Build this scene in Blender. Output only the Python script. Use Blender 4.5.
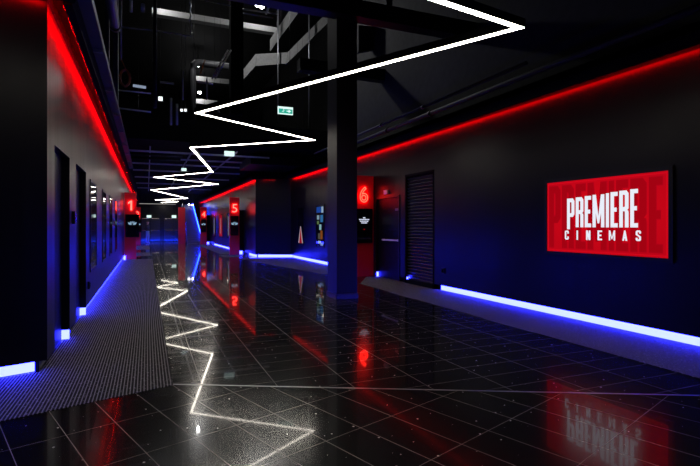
import bpy, bmesh, math, random
from mathutils import Vector, Matrix
random.seed(7)
S = bpy.context.scene
for o in list(bpy.data.objects): bpy.data.objects.remove(o)
COL = S.collection

# ------------------------------------------------------------------ camera, world, exposure
F = 483.0; TH = math.atan(203/483); c_, s_ = math.cos(TH), math.sin(TH); H = 1.4
cam = bpy.data.cameras.new('camera'); co = bpy.data.objects.new('camera', cam); COL.objects.link(co)
co.location = (0, 0, H); co.rotation_euler = (math.pi/2, 0, -TH)
cam.sensor_width = 36; cam.lens = 36*F/700; cam.shift_y = -7.5/700; cam.clip_start = .05; cam.clip_end = 200
S.camera = co
W = bpy.data.worlds.new('world'); S.world = W; W.use_nodes = True
W.node_tree.nodes['Background'].inputs[0].default_value = (.5, .6, 1, 1)
W.node_tree.nodes['Background'].inputs[1].default_value = .0015
vs = S.view_settings; vs.view_transform = 'Standard'; vs.look = 'None'; vs.exposure = 0; vs.gamma = 1; vs.use_curve_mapping = False

# ------------------------------------------------------------------ materials
def mat(name, col, rough=.5, spec=.5, metal=0, emis=None, es=0, bump=0, bscale=200, vary=0):
    m = bpy.data.materials.new(name); m.use_nodes = True
    nt = m.node_tree; b = nt.nodes['Principled BSDF']
    b.inputs['Base Color'].default_value = (*col, 1); b.inputs['Roughness'].default_value = rough
    b.inputs['Specular IOR Level'].default_value = spec; b.inputs['Metallic'].default_value = metal
    if emis:
        b.inputs['Emission Color'].default_value = (*emis, 1); b.inputs['Emission Strength'].default_value = es
    if bump or vary:
        tc = nt.nodes.new('ShaderNodeTexCoord'); n = nt.nodes.new('ShaderNodeTexNoise'); n.inputs['Scale'].default_value = bscale
        nt.links.new(tc.outputs['Object'], n.inputs['Vector'])
        if bump:
            bp = nt.nodes.new('ShaderNodeBump'); bp.inputs['Strength'].default_value = bump; bp.inputs['Distance'].default_value = .002
            nt.links.new(n.outputs['Fac'], bp.inputs['Height']); nt.links.new(bp.outputs['Normal'], b.inputs['Normal'])
        if vary:
            mx = nt.nodes.new('ShaderNodeMix'); mx.data_type = 'RGBA'
            mx.inputs[6].default_value = (*[x*(1-vary) for x in col], 1); mx.inputs[7].default_value = (*[min(1, x*(1+vary)) for x in col], 1)
            nt.links.new(n.outputs['Fac'], mx.inputs[0]); nt.links.new(mx.outputs[2], b.inputs['Base Color'])
    return m
def emit(name, col, k):
    return mat(name, (0, 0, 0), .5, 0, 0, col, k)

M = {}
# woven wall covering: low sheen, fine weave, faint vertical seams
def wall_mat(name, col, rough, spec, axis):
    m = mat(name, col, rough, spec); nt = m.node_tree; b = nt.nodes['Principled BSDF']
    tc = nt.nodes.new('ShaderNodeTexCoord')
    mp = nt.nodes.new('ShaderNodeMapping'); mp.inputs['Scale'].default_value = (9, 9, .35)
    n = nt.nodes.new('ShaderNodeTexNoise'); n.inputs['Scale'].default_value = 1.0; n.inputs['Detail'].default_value = 4
    nt.links.new(tc.outputs['Object'], mp.inputs[0]); nt.links.new(mp.outputs[0], n.inputs['Vector'])
    r = nt.nodes.new('ShaderNodeMapRange'); r.inputs[3].default_value = rough-.08; r.inputs[4].default_value = rough+.08
    nt.links.new(n.outputs['Fac'], r.inputs[0]); nt.links.new(r.outputs[0], b.inputs['Roughness'])
    n2 = nt.nodes.new('ShaderNodeTexNoise'); n2.inputs['Scale'].default_value = 260
    mp2 = nt.nodes.new('ShaderNodeMapping'); mp2.inputs['Scale'].default_value = (1, 1, .25)
    nt.links.new(tc.outputs['Object'], mp2.inputs[0]); nt.links.new(mp2.outputs[0], n2.inputs['Vector'])
    bp = nt.nodes.new('ShaderNodeBump'); bp.inputs['Strength'].default_value = .25; bp.inputs['Distance'].default_value = .001
    nt.links.new(n2.outputs['Fac'], bp.inputs['Height']); nt.links.new(bp.outputs['Normal'], b.inputs['Normal'])
    return m
M['wall'] = wall_mat('dark woven wall covering', (.0042, .0042, .0042), .33, .24, 1)
M['black'] = mat('matt black paint', (.003, .003, .0035), .9, .12)
M['blackgloss'] = mat('satin black metal', (.006, .006, .007), .4, .3)
M['door'] = mat('black door leaf', (.003, .003, .0035), .45, .2)
M['pillar'] = mat('dark grey column cladding', (.006, .006, .0065), .5, .35, bump=.2, bscale=120)
M['concrete'] = mat('bare concrete', (.22, .22, .22), .8, .3, bump=.6, bscale=14, vary=.35)
M['darkconcrete'] = mat('dark concrete', (.020, .020, .021), .8, .3, bump=.6, bscale=6, vary=.5)
M['steel'] = mat('grey galvanised steel', (.30, .31, .33), .4, .5, .8)
M['chrome'] = mat('polished chrome', (.75, .75, .78), .15, .5, 1)
M['glass'] = mat('poster glass', (.006, .006, .007), .04, .6)
M['screen'] = mat('black display glass', (.003, .003, .004), .12, .5)
M['red'] = mat('red lacquered panel', (.85, .010, .022), .4, .5)
M['white'] = emit('white light diffuser', (1, .92, .80), 21)
M['redled'] = emit('red light diffuser', (1, .0003, .0012), 52)
M['blueled'] = emit('blue white light diffuser', (.0160, .0192, 1), 44.0)
M['tubered'] = emit('red neon tube', (1, .018, .010), 15.0)
M['tubepink'] = emit('pink-red neon figure', (1, .040, .030), 9.0)
M['orange'] = mat('orange cable sheath', (.75, .22, .06), .5)
M['bulb'] = emit('lamp bulb', (1, .98, .95), 30)
M['trim'] = mat('brushed aluminium trim', (.55, .55, .56), .35, .5, .9)

def tile_mat(name, rot, du, dv, ou, ov, gw=.0045):
    m = bpy.data.materials.new(name); m.use_nodes = True; nt = m.node_tree; L = nt.links; N = nt.nodes
    b = N['Principled BSDF']
    tc = N.new('ShaderNodeTexCoord'); mp = N.new('ShaderNodeMapping'); mp.vector_type = 'POINT'
    mp.inputs['Rotation'].default_value = (0, 0, rot)
    L.new(tc.outputs['Object'], mp.inputs[0]); sx = N.new('ShaderNodeSeparateXYZ'); L.new(mp.outputs[0], sx.inputs[0])
    def mth(op, a, bb=None, cc=None):
        n = N.new('ShaderNodeMath'); n.operation = op
        for i, v in enumerate((a, bb, cc)):
            if v is None: continue
            if isinstance(v, (int, float)): n.inputs[i].default_value = v
            else: L.new(v, n.inputs[i])
        return n.outputs[0]
    def line(sock, off, per, w):
        t = mth('SUBTRACT', sock, off-w/2); t = mth('DIVIDE', t, per); t = mth('FRACT', mth('ADD', t, 1000.0))
        return mth('LESS_THAN', t, w/per)
    ga = line(sx.outputs[0], ou, du, gw); gb = line(sx.outputs[1], ov, dv, gw*.75)
    g = mth('MAXIMUM', ga, gb)
    # mineral sparkle flecks
    vo = N.new('ShaderNodeTexVoronoi'); vo.voronoi_dimensions = '2D'; vo.inputs['Scale'].default_value = 7.0; L.new(tc.outputs['Object'], vo.inputs['Vector'])
    wn = N.new('ShaderNodeTexWhiteNoise'); L.new(vo.outputs['Color'], wn.inputs['Vector'])
    rad = mth('MULTIPLY', mth('POWER', wn.outputs['Value'], 4.0), .052)
    fl = mth('LESS_THAN', vo.outputs['Distance'], rad)
    # per tile tone
    ns = N.new('ShaderNodeTexNoise'); ns.inputs['Scale'].default_value = 60; L.new(tc.outputs['Object'], ns.inputs['Vector'])
    base = N.new('ShaderNodeMix'); base.data_type = 'RGBA'
    base.inputs[6].default_value = (.003, .003, .0033, 1); base.inputs[7].default_value = (.010, .010, .0105, 1); L.new(ns.outputs['Fac'], base.inputs[0])
    m1 = N.new('ShaderNodeMix'); m1.data_type = 'RGBA'; L.new(fl, m1.inputs[0]); L.new(base.outputs[2], m1.inputs[6]); m1.inputs[7].default_value = (.9, .88, .85, 1)
    m2 = N.new('ShaderNodeMix'); m2.data_type = 'RGBA'; L.new(g, m2.inputs[0]); L.new(m1.outputs[2], m2.inputs[6]); m2.inputs[7].default_value = (.34, .31, .28, 1)
    L.new(m2.outputs[2], b.inputs['Base Color'])
    rr = mth('ADD', mth('MULTIPLY', mth('MAXIMUM', g, fl), .6), .03)
    L.new(rr, b.inputs['Roughness'])
    b.inputs['Specular IOR Level'].default_value = .03
    # thin second lobe: polished stone with a soft haze
    g2 = N.new('ShaderNodeBsdfGlossy'); g2.inputs['Color'].default_value = (.105, .105, .105, 1); g2.inputs['Roughness'].default_value = .17
    ad = N.new('ShaderNodeAddShader'); out = N['Material Output']
    L.new(b.outputs[0], ad.inputs[0]); L.new(g2.outputs[0], ad.inputs[1]); L.new(ad.outputs[0], out.inputs[0])
    return m
ANG = math.radians(19.1)
M['tileB'] = tile_mat('polished black tile, straight', 0, .604, .306, .445, 3.95)
# zone A: rotated grid.  lines a = a0 + k*.309 along e2 ; b = b0 + k*.614 along e1
M['tileA'] = tile_mat('polished black tile, diagonal', -math.radians(19.1), .309, .614, .743, 1.21)

def stripe_mat(name, rot=0):
    m = bpy.data.materials.new(name); m.use_nodes = True; nt = m.node_tree; L = nt.links; N = nt.nodes
    b = N['Principled BSDF']; b.inputs['Roughness'].default_value = .8; b.inputs['Specular IOR Level'].default_value = .2
    tc = N.new('ShaderNodeTexCoord'); sx = N.new('ShaderNodeSeparateXYZ')
    mp = N.new('ShaderNodeMapping'); mp.inputs['Rotation'].default_value = (0, 0, rot)
    L.new(tc.outputs['Object'], mp.inputs[0]); L.new(mp.outputs[0], sx.inputs[0])
    def mth(op, a, bb=None):
        n = N.new('ShaderNodeMath'); n.operation = op
        for i, v in enumerate((a, bb)):
            if v is None: continue
            if isinstance(v, (int, float)): n.inputs[i].default_value = v
            else: L.new(v, n.inputs[i])
        return n.outputs[0]
    t = mth('FRACT', mth('ADD', mth('DIVIDE', sx.outputs[0], .027), 500.0))
    st = mth('LESS_THAN', t, .33)
    ns = N.new('ShaderNodeTexNoise'); ns.inputs['Scale'].default_value = 48; ns.inputs['Detail'].default_value = 1; L.new(tc.outputs['Object'], ns.inputs['Vector'])
    sp = mth('GREATER_THAN', ns.outputs['Fac'], .66)
    v = mth('ADD', mth('MULTIPLY', st, .28), mth('MULTIPLY', sp, .22)); v = mth('ADD', v, .010)
    cb = N.new('ShaderNodeCombineColor'); L.new(v, cb.inputs[0]); L.new(v, cb.inputs[1]); L.new(v, cb.inputs[2]); L.new(cb.outputs[0], b.inputs['Base Color'])
    bp = N.new('ShaderNodeBump'); bp.inputs['Distance'].default_value = .003; bp.inputs['Strength'].default_value = .6; L.new(st, bp.inputs['Height']); L.new(bp.outputs[0], b.inputs['Normal'])
    return m
M['mat'] = stripe_mat('ribbed aluminium and carpet matting')

# ------------------------------------------------------------------ helpers
def P(px, py, Z):
    X = (px-350)/F*Z
    return Vector((X*c_+Z*s_, Z*c_-X*s_, H+(225.5-py)/F*Z))
def Pv(px, py, v):
    dx = (px-350)/F; return P(px, py, v/(c_-dx*s_))
def Pu(px, py, u):
    dx = (px-350)/F; return P(px, py, u/(dx*c_+s_))
def Ph(px, py, h):            # point at height h above the eye
    return P(px, py, F*h/(225.5-py))

class MB:
    def __init__(self): self.bm = bmesh.new()
    def box(self, x0, x1, y0, y1, z0, z1, bev=0):
        xs, ys, zs = sorted((x0, x1)), sorted((y0, y1)), sorted((z0, z1))
        r = bmesh.ops.create_cube(self.bm, size=1)
        for v in r['verts']:
            v.co = Vector((xs[0] if v.co.x < 0 else xs[1], ys[0] if v.co.y < 0 else ys[1], zs[0] if v.co.z < 0 else zs[1]))
        if bev:
            es = list({e for v in r['verts'] for e in v.link_edges})
            bmesh.ops.bevel(self.bm, geom=es, offset=bev, segments=2, affect='EDGES', profile=.6)
        return self
    def bar(self, a, b, w, h, up=(0, 0, 1)):
        a, b = Vector(a), Vector(b); d = (b-a); L = d.length; d.normalize()
        upv = Vector(up); side = d.cross(upv)
        if side.length < 1e-4: side = d.cross(Vector((1, 0, 0)))
        side.normalize(); n = side.cross(d)
        vs_ = []
        for e in (a, b):
            for (i, j) in ((-1, -1), (1, -1), (1, 1), (-1, 1)):
                vs_.append(self.bm.verts.new(e + side*w/2*i + n*h/2*j))
        f = self.bm.faces.new
        f(vs_[0:4][::-1]); f(vs_[4:8])
        for k in range(4): f((vs_[k], vs_[(k+1) % 4], vs_[4+(k+1) % 4], vs_[4+k]))
        return self
    def prism(self, pts, off):    # polygon pts, swept by vector off
        off = Vector(off); a = [self.bm.verts.new(Vector(p)) for p in pts]; b = [self.bm.verts.new(Vector(p)+off) for p in pts]
        n = len(a); self.bm.faces.new(a[::-1]); self.bm.faces.new(b)
        for k in range(n): self.bm.faces.new((a[k], a[(k+1) % n], b[(k+1) % n], b[k]))
        return self
    def tube(self, pts, r, seg=10, cap=True):
        pts = [Vector(p) for p in pts]; rings = []
        for i, p in enumerate(pts):
            d = (pts[min(i+1, len(pts)-1)]-pts[max(i-1, 0)]).normalized()
            s = d.cross(Vector((0, 0, 1)))
            if s.length < .15: s = d.cross(Vector((0, 1, 0)))
            s.normalize(); n = s.cross(d); rr = r[i] if isinstance(r, (list, tuple)) else r
            rings.append([self.bm.verts.new(p+(s*math.cos(2*math.pi*k/seg)+n*math.sin(2*math.pi*k/seg))*rr) for k in range(seg)])
        for A, B in zip(rings, rings[1:]):
            for k in range(seg):
                f = self.bm.faces.new((A[k], A[(k+1) % seg], B[(k+1) % seg], B[k])); f.smooth = True
        if cap: self.bm.faces.new(rings[0][::-1]); self.bm.faces.new(rings[-1])
        return self
    def ball(self, p, r):
        q = bmesh.ops.create_uvsphere(self.bm, u_segments=14, v_segments=8, radius=r)
        for v in q['verts']: v.co += Vector(p)
        return self
    def build(self, name, m, parent=None, loc=None):
        bmesh.ops.recalc_face_normals(self.bm, faces=self.bm.faces)
        me = bpy.data.meshes.new(name); self.bm.to_mesh(me); self.bm.free()
        me.materials.append(m if not isinstance(m, str) else M[m])
        o = bpy.data.objects.new(name, me); COL.objects.link(o)
        if parent is not None:
            o.parent = parent; o.matrix_parent_inverse = Matrix.Translation(parent.location).inverted()
        return o
def tag(o, label, cat, group=None, kind=None):
    o['label'] = label; o['category'] = cat
    if group: o['group'] = group
    if kind: o['kind'] = kind
    return o
def struct(o): o['kind'] = 'structure'; return o
def empty(name, loc, label, cat, group=None):
    o = bpy.data.objects.new(name, None); o.location = loc; COL.objects.link(o); o.empty_display_size = .1
    return tag(o, label, cat, group)
def text_obj(name, s, m, parent, origin, ax, ay, w, h, off=0.0, extr=.004, outline=0, shear=0, align='L', spacing=1.0):
    cu = bpy.data.curves.new(name, 'FONT'); cu.body = s; cu.offset = off; cu.space_character = spacing; cu.shear = shear
    cu.space_line = .8
    if outline: cu.fill_mode = 'NONE'; cu.bevel_depth = outline; cu.bevel_resolution = 2
    else: cu.extrude = extr
    if align == 'C': cu.align_x = 'CENTER'
    t = bpy.data.objects.new('tmp', cu); COL.objects.link(t)
    dg = bpy.context.evaluated_depsgraph_get(); dg.update()
    me = bpy.data.meshes.new_from_object(t.evaluated_get(dg)); bpy.data.objects.remove(t)
    xs = [v.co.x for v in me.vertices]; ys = [v.co.y for v in me.vertices]
    x0, x1, y0, y1 = min(xs), max(xs), min(ys), max(ys)
    ax, ay = Vector(ax), Vector(ay); az = ax.cross(ay); origin = Vector(origin)
    for v in me.vertices:
        q = v.co.copy()
        v.co = origin + ax*((q.x-x0)/(x1-x0)*w) + ay*((q.y-y0)/(y1-y0)*h) + az*(q.z*(1 if not outline else min(w/(x1-x0), h/(y1-y0))))
    me.materials.clear(); me.materials.append(M[m])
    o = bpy.data.objects.new(name, me); COL.objects.link(o)
    if parent is not None: o.parent = parent; o.matrix_parent_inverse = Matrix.Translation(parent.location).inverted()
    return o

# ------------------------------------------------------------------ setting: floor, walls, ceilings
UL, UR, UF = -.877, 5.81, 4.4      # left wall, right wall, far right wall
HB = .12; RC = .09                 # gap under the walls, recess of the plinth
TL, TR = 3.53, 3.42
VEND = 45.5
A0, A1 = Vector((.212, 4.53, 0)), Vector((4.208, 2.544, 0))     # metal divider between the two tile fields
dA = (A1-A0).normalized(); Ls = A0-dA*6; Rs = A1+dA*4
bm = MB(); f = bm.bm.faces.new([bm.bm.verts.new(p) for p in (Ls, Rs, Vector((9, VEND+1, 0)), Vector((-6, VEND+1, 0)))]); struct(bm.build('floor', 'tileB'))
bm = MB(); f = bm.bm.faces.new([bm.bm.verts.new(p) for p in (Ls, Vector((-6, -5, 0)), Vector((9, -5, 0)), Rs)]); struct(bm.build('floor', 'tileA'))
struct(MB().bar(A0-dA*.0+Vector((0, 0, .0005)), A0+dA*4.9+Vector((0, 0, .0005)), .016, .003).build('trim_1', 'trim'))

# matting let into the floor
e2 = Vector((math.cos(ANG), math.sin(ANG), 0))
def slab(name, pts, label, z=.004):
    o = MB().prism([Vector((*p, 0)) for p in pts], (0, 0, z)).build(name, 'mat'); return tag(o, label, 'mat', 'entrance matting')
slab('entrance_mat', [(.210, 4.51), (.200, 21.93), (-.94, 21.93), (-.94, 5.40), (-3.6, 4.49), (-3.6, 3.33)], 'long ribbed grey entrance mat running beside the left wall')
slab('entrance_mat', [(-.86, 24.0), (.15, 24.0), (.15, 27.2), (-.86, 27.2)], 'short ribbed mat across the floor just past the pylon numbered 1')
slab('entrance_mat', [(-.86, 30.5), (.15, 30.5), (.15, 36.5), (-.86, 36.5)], 'short ribbed mat on the floor in front of the pylon numbered 2')
slab('entrance_mat', [(4.62, -1.0), (5.88, -1.0), (5.88, 11.95), (5.5, 11.95), (4.72, 10.6)], 'long ribbed mat under the blue strip below the wall screen')
slab('entrance_mat', [(4.66, 13.1), (5.88, 13.1), (5.88, 20.35), (4.0, 20.95), (3.55, 20.7)], 'ribbed mat along the wall behind the dark column')
slab('entrance_mat', [(3.1, 21.6), (4.35, 21.6), (4.35, 23.4), (3.1, 23.4)], 'small ribbed mat before the pylon numbered 5')
slab('entrance_mat', [(3.3, 24.2), (4.45, 24.2), (4.45, 36.6), (3.3, 36.6)], 'long ribbed mat between the pylons numbered 4 and 5')
slab('entrance_mat', [(2.9, 38.2), (4.45, 38.2), (4.45, 39.3), (2.9, 39.3)], 'small ribbed mat beyond the pylon numbered 4 by the stair')

# left wall: piers and lintel around two doors
b = MB()
D1 = (5.76, 6.81); D2 = (7.39, 8.54); DH = 2.23
b.box(UL, UL-RC, D1[1], D2[0], HB, DH); b.box(UL, UL-RC, 5.363, D1[0], HB, DH); b.box(UL, UL-RC, 5.363, D2[1], DH, TL)
b.box(UL, UL-RC, D2[1], VEND, HB, TL)
b.box(UL-RC, UL-.4, 5.5, VEND, 0, TL)                           # wall core behind the cladding
struct(b.build('wall_left', 'wall'))
# angled end of the left wall
cA = Vector((UL, 5.363, 0)); cB = cA-e2*3.2; nin = Vector((-e2.y, e2.x, 0))      # nin points away from the camera
b = MB(); b.prism([cA+Vector((0, 0, HB)), cB+Vector((0, 0, HB)), cB+nin*RC+Vector((0, 0, HB)), cA+nin*RC+Vector((-.03, 0, HB))], (0, 0, TL-HB))
b.prism([cA+nin*RC+Vector((-.06, .02, 0)), cB+nin*RC, cB+nin*.4, cA+nin*.4+Vector((-.06, .02, 0))], (0, 0, TL))
struct(b.build('wall_left_end', 'wall'))
for i, (v0, v1) in enumerate((D1, D2)):
    d = MB().box(UL-RC+.004, UL-RC+.0005, v0+.01, v1-.01, .01, DH-.01).build('door_%d' % (i+1), 'door'); struct(d)
    MB().box(UL-RC+.004, UL-RC+.02, v0+.10, v0+.13, .95, 1.25).build('door_handle', 'blackgloss', d)
# right wall
DR = (10.62, 12.0); LV = (9.05, 10.35); DRH = 2.17; LVH = 2.63
b = MB()
b.box(UR, UR+RC, -3, LV[0], HB, TR); b.box(UR, UR+RC, LV[0], LV[1], LVH, TR); b.box(UR, UR+RC, LV[1], DR[0], HB, TR)
b.box(UR, UR+RC, DR[0], DR[1], DRH, TR); b.box(UR, UR+RC, DR[1], 20.55, HB, TR)
b.box(UR+RC, UR+.4, -3, 20.5, 0, TR)
struct(b.build('wall_right', 'wall'))
J0, J1 = Vector((UR, 20.5, 0)), Vector((UF, 21.2, 0)); jd = (J1-J0).normalized(); jn = Vector((jd.y, -jd.x, 0)); jn = jn if jn.y > 0 else -jn
b = MB(); b.prism([J0+Vector((.1, -.05, HB)), J1+Vector((0, 0, HB)), J1+jn*RC+Vector((.04, 0, HB)), J0+jn*RC+Vector((.1, 0, HB))], (0, 0, TR-HB))
b.prism([J0+jn*RC+Vector((.1, 0, 0)), J1+jn*RC+Vector((.09, 0, 0)), J1+jn*.4+Vector((.09, 0, 0)), J0+jn*.4+Vector((.1, 0, 0))], (0, 0, TR))
struct(b.build('wall_return', 'wall'))
b = MB(); b.box(UF, UF+RC, 21.2, VEND, HB, TR); b.box(UF+RC, UF+.4, 21.3, VEND, 0, TR); struct(b.build('wall_right_far', 'wall'))
# doors and shutter on the right
d = struct(MB().box(UR+RC-.001, UR+RC-.03, DR[0]+.05, DR[1]-.05, .01, DRH-.06).build('door_3', 'door'))
b = MB(); b.box(UR+RC, UR-.015, DR[0], DR[0]+.05, 0, DRH); b.box(UR+RC, UR-.015, DR[1]-.05, DR[1], 0, DRH); b.box(UR+RC, UR-.015, DR[0], DR[1], DRH-.05, DRH)
b.build('door_frame', 'blackgloss', d)
b = MB(); b.bar((UR+.02, DR[0]+.12, 1.02), (UR+.02, DR[1]-.35, 1.02), .03, .035); b.bar((UR+.02, DR[0]+.16, 1.02), (UR+RC-.03, DR[0]+.16, 1.02), .05, .05); b.bar((UR+.02, DR[1]-.4, 1.02), (UR+RC-.03, DR[1]-.4, 1.02), .05, .05)
b.build('push_bar', mat('bright steel push bar', (.75, .75, .76), .5, .5), d)
MB().box(UR+RC-.03, UR+RC-.036, DR[0]+.1, DR[0]+.35, 1.78, 1.84).build('door_plate', 'steel', d)
lv = empty('louvred_grille', (UR, sum(LV)/2, 0), 'tall black louvred panel let into the wall right of the door', 'grille')
b = MB(); n = 34
for k in range(n):
    z = .12+(LVH-.16)*k/(n-1)
    b.bar((UR+.045, LV[0]+.05, z), (UR+.045, LV[1]-.05, z), .05, .012, up=(.75, 0, .66))
b.build('slats', mat('grille slats', (.035, .035, .036), .4, .4), lv)
b = MB(); b.box(UR+RC, UR-.006, LV[0], LV[0]+.06, 0, LVH); b.box(UR+RC, UR-.006, LV[1]-.06, LV[1], 0, LVH); b.box(UR+RC, UR-.006, LV[0], LV[1], LVH-.06, LVH); b.box(UR+RC, UR-.006, LV[0], LV[1], .006, .1)
b.build('frame', 'black', lv)
# end wall with two pairs of doors
struct(MB().box(-1.4, 6, VEND, VEND+.3, 0, 4.2).build('wall_end', 'darkconcrete'))
x0 = Pv(160, 0, VEND).x; k = 0
M['enddoor'] = mat('dark grey exit door', (.03, .03, .032), .3, .5)
us = [Pv(x, 0, VEND).x for x in (141, 150.5, 160.3, 164, 173.7, 180)]
for a_, c2 in ((us[0], us[1]), (us[1], us[2]), (us[3], us[4]), (us[4], us[4]+.9)):
    d = struct(MB().box(a_+.02, c2-.02, VEND-.06, VEND, .02, 2.05).build('door_%d' % (4+k), 'enddoor')); k += 1
    MB().bar((a_+.1, VEND-.12, .98), (c2-.1, VEND-.12, .98), .04, .05).build('push_bar', 'chrome', d)
    MB().bar((a_+.1, VEND-.10, 2.0), (c2-.15, VEND-.10, 2.0), .06, .07).build('door_closer', 'chrome', d)
# soffits above the walls, held a hand's breadth clear of the wall face so the light slot stays open
G = .131
b = MB(); b.box(UL+G, UL+.21, 5.36, VEND, TL, 3.78); b.box(UL-.5, UL+.2, 5.36, VEND, TL+.15, 3.78); b.box(UL-.4, UL-.001, 5.37, VEND, TL, TL+.15)
def along(n0, n1, z0, z1, ext=.2):
    b.prism([cA+e2*ext-nin*n0+Vector((0, 0, z0)), cB-nin*n0+Vector((0, 0, z0)), cB-nin*n1+Vector((0, 0, z0)), cA+e2*ext-nin*n1+Vector((0, 0, z0))], (0, 0, z1-z0))
along(.2, G, TL, 3.78); along(.2, -.5, TL+.15, 3.78, 0); along(-.001, -.4, TL, TL+.15, 0)
struct(b.build('ceiling_soffit_left', 'black'))
b = MB()
for u, v0, v1 in ((UR, -3, 20.4), (UF, 21.0, VEND)):
    b.box(u-.19, u-G, v0, v1, TR, 3.66); b.box(u-.19, u+.5, v0, v1, TR+.14, 3.66); b.box(u+.001, u+.4, v0, v1, TR, TR+.14)
def ret(n0, n1, z0, z1):
    b.prism([J0-jn*n0+Vector((.1, 0, z0)), J1-jn*n0+Vector((-.1, 0, z0)), J1-jn*n1+Vector((-.1, 0, z0)), J0-jn*n1+Vector((.1, 0, z0))], (0, 0, z1-z0))
ret(.19, G, TR, 3.66); ret(.19, -.4, TR+.14, 3.66); ret(-.001, -.3, TR, TR+.14)
struct(b.build('ceiling_soffit_right', 'black'))
# low far ceiling slab, high roof, upper walls, behind-camera closure
LC = 4.2
struct(MB().box(-4.5, 8, 17, VEND+.3, LC, 4.95).build('ceiling_low', 'black'))
struct(MB().box(-6, 10, -5, VEND+1, 12.2, 12.4).build('ceiling', 'black'))
struct(MB().box(6.35, 6.6, -5, 15, 0, 12.2).build('wall_right_upper', 'darkconcrete'))
struct(MB().box(8.4, 8.6, 15, 44, 4.95, 12.2).build('wall_right_upper', 'black'))
struct(MB().box(-4.6, -4.3, 5.2, 46, 0, 12.2).build('wall_left_upper', 'black'))
struct(MB().box(-6, 10, -5.2, -5, 0, 12.2).build('wall_back', 'black'))
struct(MB().box(-6, 10, 44, 44.3, 4.95, 12.2).build('wall_atrium_end', 'black'))

# ------------------------------------------------------------------ light strips
def strip(pts, label, blue=True, group=None):
    o = MB()
    for q in pts: o.box(*q)
    return tag(o.build('blue_light_strip' if blue else 'red_light_strip', 'blueled' if blue else 'redled'), label, 'light strip', group or ('blue plinth lights' if blue else 'red cornice lights'))
e = .012
strip([(UR+RC, UR+RC-e, -3, LV[0]-.15, .004, HB+.02)], 'long glowing blue strip at the floor below the wall screen')
strip([(UR+RC, UR+RC-e, 12.7, 20.42, .004, HB+.02)], 'glowing blue strip at the floor behind the dark column')
strip([(UR+.005, UR+RC, LV[1]-.078, LV[1]-.066, .005, HB+.03)], 'small glowing blue block at the foot of the louvred panel')
strip([(UR-.0, UR+RC, DR[1]-.07, DR[1]-.058, .005, HB+.01)], 'small glowing blue block at the foot of the door beside pylon 6')
b = MB(); b.prism([J0+jn*(RC)+Vector((.08, 0, .004)), J1+jn*(RC)+Vector((.09, 0, .004)), J1+jn*(RC-e)+Vector((.09, 0, .004)), J0+jn*(RC-e)+Vector((.08, 0, .004))], (0, 0, HB+.01))
tag(b.build('blue_light_strip', 'blueled'), 'short glowing blue strip under the return wall right of pylon 5', 'light strip', 'blue plinth lights')
strip([(UF+RC, UF+RC-e, 21.32, 23.0, .004, HB+.02)], 'tiny glowing blue strip by the foot of pylon 5')
strip([(UF+RC, UF+RC-e, 26.0, 36.0, .004, HB+.02)], 'thin glowing blue strip between the pylons numbered 4 and 5')
strip([(UL-RC, UL-RC+e, D2[1]+.02, 21.9, .004, HB+.02)], 'long blue light strip along the left wall foot between doorways and pylon 1')
strip([(UL-RC, UL-RC+e, 23, 44, .004, HB+.02)], 'far blue light strip at the foot of the left wall beyond pylon 1')
strip([(UL-.003, UL-RC, D1[1]+.0, D1[1]+e, .006, HB)], 'small glowing blue block at the foot of the nearest left doorway')
strip([(UL-.003, UL-RC, D2[1]+.0, D2[1]+e, .006, HB)], 'small glowing blue block at the foot of the second left doorway')
b = MB(); q0 = cA+nin*(RC-e)+Vector((-.09, .0, .004)); q1 = cB+nin*(RC-e)+Vector((0, 0, .004))
b.prism([q0, q1, q1+nin*e, q0+nin*e], (0, 0, HB+.02))
tag(b.build('blue_light_strip', 'blueled'), 'glowing blue strip under the near end of the left wall', 'light strip', 'blue plinth lights')
# red cornice strips (small 45 degree profiles in the wall/soffit corner)
def cornice(p, q, n, label, z, k=.13):
    # the diode strip faces the wall from the inner side of the soffit lip
    p, q, n = Vector((*p, z)), Vector((*q, z)), Vector((*n, 0))
    b = MB(); b.prism([p+n*k+Vector((0, 0, .012)), p+n*(k-.004)+Vector((0, 0, .012)), p+n*(k-.004)+Vector((0, 0, .042)), p+n*k+Vector((0, 0, .042))], q-p)
    return tag(b.build('red_light_strip', 'redled'), label, 'light strip', 'red cornice lights')
cornice((UL+.001, 5.39), (UL+.001, VEND-.1), (1, 0), 'long red light strip along the top of the left wall', TL-.001)
q0 = cA-nin*.001; q1 = cB-nin*.001
cornice((q0.x, q0.y), (q1.x, q1.y), (-nin.x, -nin.y), 'red light strip above the near end of the left wall', TL-.001)
cornice((UR-.001, -3), (UR-.001, 20.4), (-1, 0), 'long red light strip along the top of the right wall', TR-.001)
cornice((UF-.001, 21.25), (UF-.001, VEND-.1), (-1, 0), 'red light strip above the far pylons 4 and 5', TR-.001)
cornice((J0.x-.05, J0.y+.02-.001), (J1.x, J1.y-.001), (-jn.x, -jn.y), 'faint red strip on the short return wall', TR-.001)
# hidden blue light added to tint the foot of the end doors
fw = empty('added_floor_washer', ((us[0]+us[5])/2, VEND-.62, 0), 'added low blue light washing the foot of the far exit doors', 'floor light')
MB().box(us[0], us[5], VEND-.62, VEND-.60, 0, .06).build('housing', 'blackgloss', fw)
MB().box(us[0], us[5], VEND-.598, VEND-.590, .004, .05).build('diffuser', emit('deep blue diffuser', (.004, .03, 1), 160), fw)

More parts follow.
